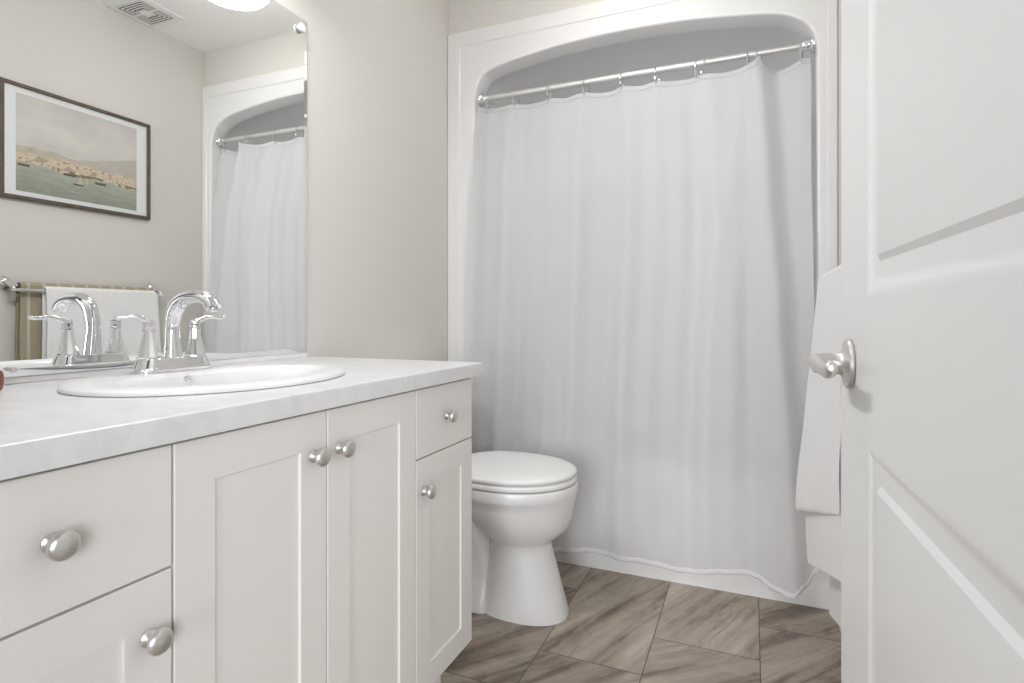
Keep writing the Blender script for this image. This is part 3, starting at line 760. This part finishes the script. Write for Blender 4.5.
MB().loft(rings, True, True, True).build('folded_layer', M['terry'], wt, angle=60)

# ------------------------------------------------------------------ framed harbour print on the right wall (seen in the mirror)
PY0, PY1, PZ0, PZ1 = 1.280, 1.890, 1.474, 1.942
pic = empty('framed_print', (XR, (PY0 + PY1) / 2, PZ0), 'harbour landscape print in a thin dark brown wood frame on the wall', 'picture')
f_ = MB()
def prect(i, x): return [(x, PY0 + i, PZ0 + i), (x, PY1 - i, PZ0 + i), (x, PY1 - i, PZ1 - i), (x, PY0 + i, PZ1 - i)]
f_.loft([prect(0, XR - .0005), prect(0, XR - .021), prect(.0015, XR - .022), prect(.0125, XR - .022), prect(.014, XR - .021), prect(.014, XR - .0005)], True, loop=True, smooth=False)
f_.build('frame', M['frame'], pic, angle=20)
MB().box(XR - .012, XR - .002, PY0 + .0142, PY1 - .0142, PZ0 + .0142, PZ1 - .0142).build('mat_board', M['matboard'], pic)
QY0, QY1, QZ0, QZ1 = 1.336, 1.826, 1.508, 1.904
def paint(u, v):
    """colour of the print at u (towards the tub), v (up): a hazy harbour below hills"""
    nz = lambda a, b, s: noise.noise(Vector((u * a + s, v * b, s)))
    hz = .345 - .085 * u * 0 + .0
    sky = [203 + 9 * nz(3, 5, 1) + 5 * nz(9, 12, 2), 200 + 8 * nz(3, 5, 1) + 5 * nz(9, 12, 2), 196 + 6 * nz(3, 5, 1) + 5 * nz(9, 12, 2)]
    w_ = max(0, min(1, (v - .75) * 3)); c = [a * (1 - .05 * w_) + 0 for a in sky]
    warm = max(0.0, 1 - abs(v - .62) / .18) * .5; c = [c[0] + 8 * warm, c[1] + 4 * warm, c[2]]
    far = .43 + .24 * max(0, (u - .42)) * 1.25 + .03 * nz(5, 0, 5) + .012 * nz(17, 0, 6)
    if v < far: c = [184 + 8 * nz(8, 8, 3), 179 + 8 * nz(8, 8, 3), 171 + 7 * nz(8, 8, 3)]
    mid = .455 + .03 * math.sin(u * 5 + .5) - .05 * u + .018 * nz(9, 0, 7)
    if v < mid: c = [184 + 12 * nz(14, 16, 4), 176 + 11 * nz(14, 16, 4), 160 + 10 * nz(14, 16, 4)]
    town = .405 - .02 * u + .035 * nz(12, 0, 8) + .02 * nz(40, 0, 9)
    if v < town:
        k = nz(34, 44, 10)
        c = [204 + 16 * k, 188 + 16 * k, 166 + 16 * k]
        if nz(46, 40, 11) > .40: c = [150, 134, 116]
        if nz(14, 18, 12) > .22: c = [168, 158, 134]
    sea = .30 - .055 * u + .016 * nz(9, 0, 13) + .012 * math.sin(u * 11)
    if v < sea + .035 and u > .30 and nz(18, 20, 15) > .05: c = [124, 110, 92]
    if v < sea:
        dp = max(0, min(1, (sea - v) / .28)); k = nz(7, 38, 14) + .6 * nz(20, 90, 16)
        c = [166 - 26 * dp + 12 * k, 170 - 24 * dp + 11 * k, 158 - 26 * dp + 10 * k]
    for bx, bz, bw, bh in ((.055, .272, .045, .010), (.475, .175, .042, .011), (.40, .268, .05, .012), (.66, .235, .05, .010)):
        if abs(u - bx) < bw and abs(v - bz) < bh: c = [92, 84, 78]
    for bx, bz, bw, bh in ((.49, .185, .030, .095), (.545, .20, .018, .075)):
        if 0 < v - bz < bh and abs(u - bx) < bw * (1 - (v - bz) / bh): c = [190, 178, 152]
    return lin([max(0, min(255, a)) for a in c])
nu, nv = 200, 160
vs, cs = [], []
for j in range(nv + 1):
    for i in range(nu + 1):
        u, v = i / nu, j / nv
        vs.append((XR - .0126, QY0 + (QY1 - QY0) * u, QZ0 + (QZ1 - QZ0) * v)); cs.append(paint(u, v))
pm = MB().add(vs, [(j * (nu + 1) + i, j * (nu + 1) + i + 1, (j + 1) * (nu + 1) + i + 1, (j + 1) * (nu + 1) + i) for j in range(nv) for i in range(nu)], False).build('print', M['print'], pic)
at = pm.data.color_attributes.new('ink', 'FLOAT_COLOR', 'POINT')
at.data.foreach_set('color', [q for cc in cs for q in cc])

# ------------------------------------------------------------------ ceiling lamp and exhaust fan
LX, LY = -.470, 1.735
lamp = empty('ceiling_light', (LX, LY, ZC), 'round white flush ceiling light, lit', 'ceiling light')
MB().lathe([(0, -.0005), (.165, -.0005), (.168, -.006), (.168, -.024), (.160, -.030), (.150, -.030)], (LX, LY, ZC), 'z', 48).build('base', M['trim'], lamp)
MB().lathe([(.1505, -.028), (.152, -.045), (.148, -.066), (.132, -.084), (.095, -.097), (.045, -.1015), (0, -.102)], (LX, LY, ZC), 'z', 48).build('diffuser', M['lamp'], lamp)
VX, VY = .152, 1.800
fan = empty('exhaust_fan', (VX, VY, ZC), 'white square exhaust fan grille on the ceiling above the towel bar', 'exhaust fan')
v_ = MB()
def vring(h, z): return [(VX - h, VY - h, z), (VX + h, VY - h, z), (VX + h, VY + h, z), (VX - h, VY + h, z)]
v_.loft([vring(.116, ZC - .0005), vring(.116, ZC - .003), vring(.112, ZC - .006), vring(.096, ZC - .008), vring(.0885, ZC - .0085), vring(.088, ZC - .004)], True, smooth=False)
v_.build('frame', M['plastic'], fan, angle=20)
MB().box(VX - .0898, VX + .0898, VY - .0898, VY + .0898, ZC - .004, ZC - .001).build('grille_shade_plate', M['dark'], fan)  # solid dark plate, painted as the shade between the louvres
gr = MB()
for k in range(5):
    h = .086 - k * .0135
    gr.loft([vring(h, ZC - .009), vring(h - .0062, ZC - .009), vring(h - .0062, ZC - .0075), vring(h, ZC - .0075)], True, loop=True, smooth=False)
gr.box(VX - .022, VX + .022, VY - .030, VY + .030, ZC - .009, ZC - .0075)
for a in (-1, 1):
    gr.box(VX - .0885, VX + .0885, VY + a * .002 - .0015, VY + a * .002 + .0015, ZC - .0074, ZC - .0045)
gr.build('grille', M['plastic'], fan, angle=20)
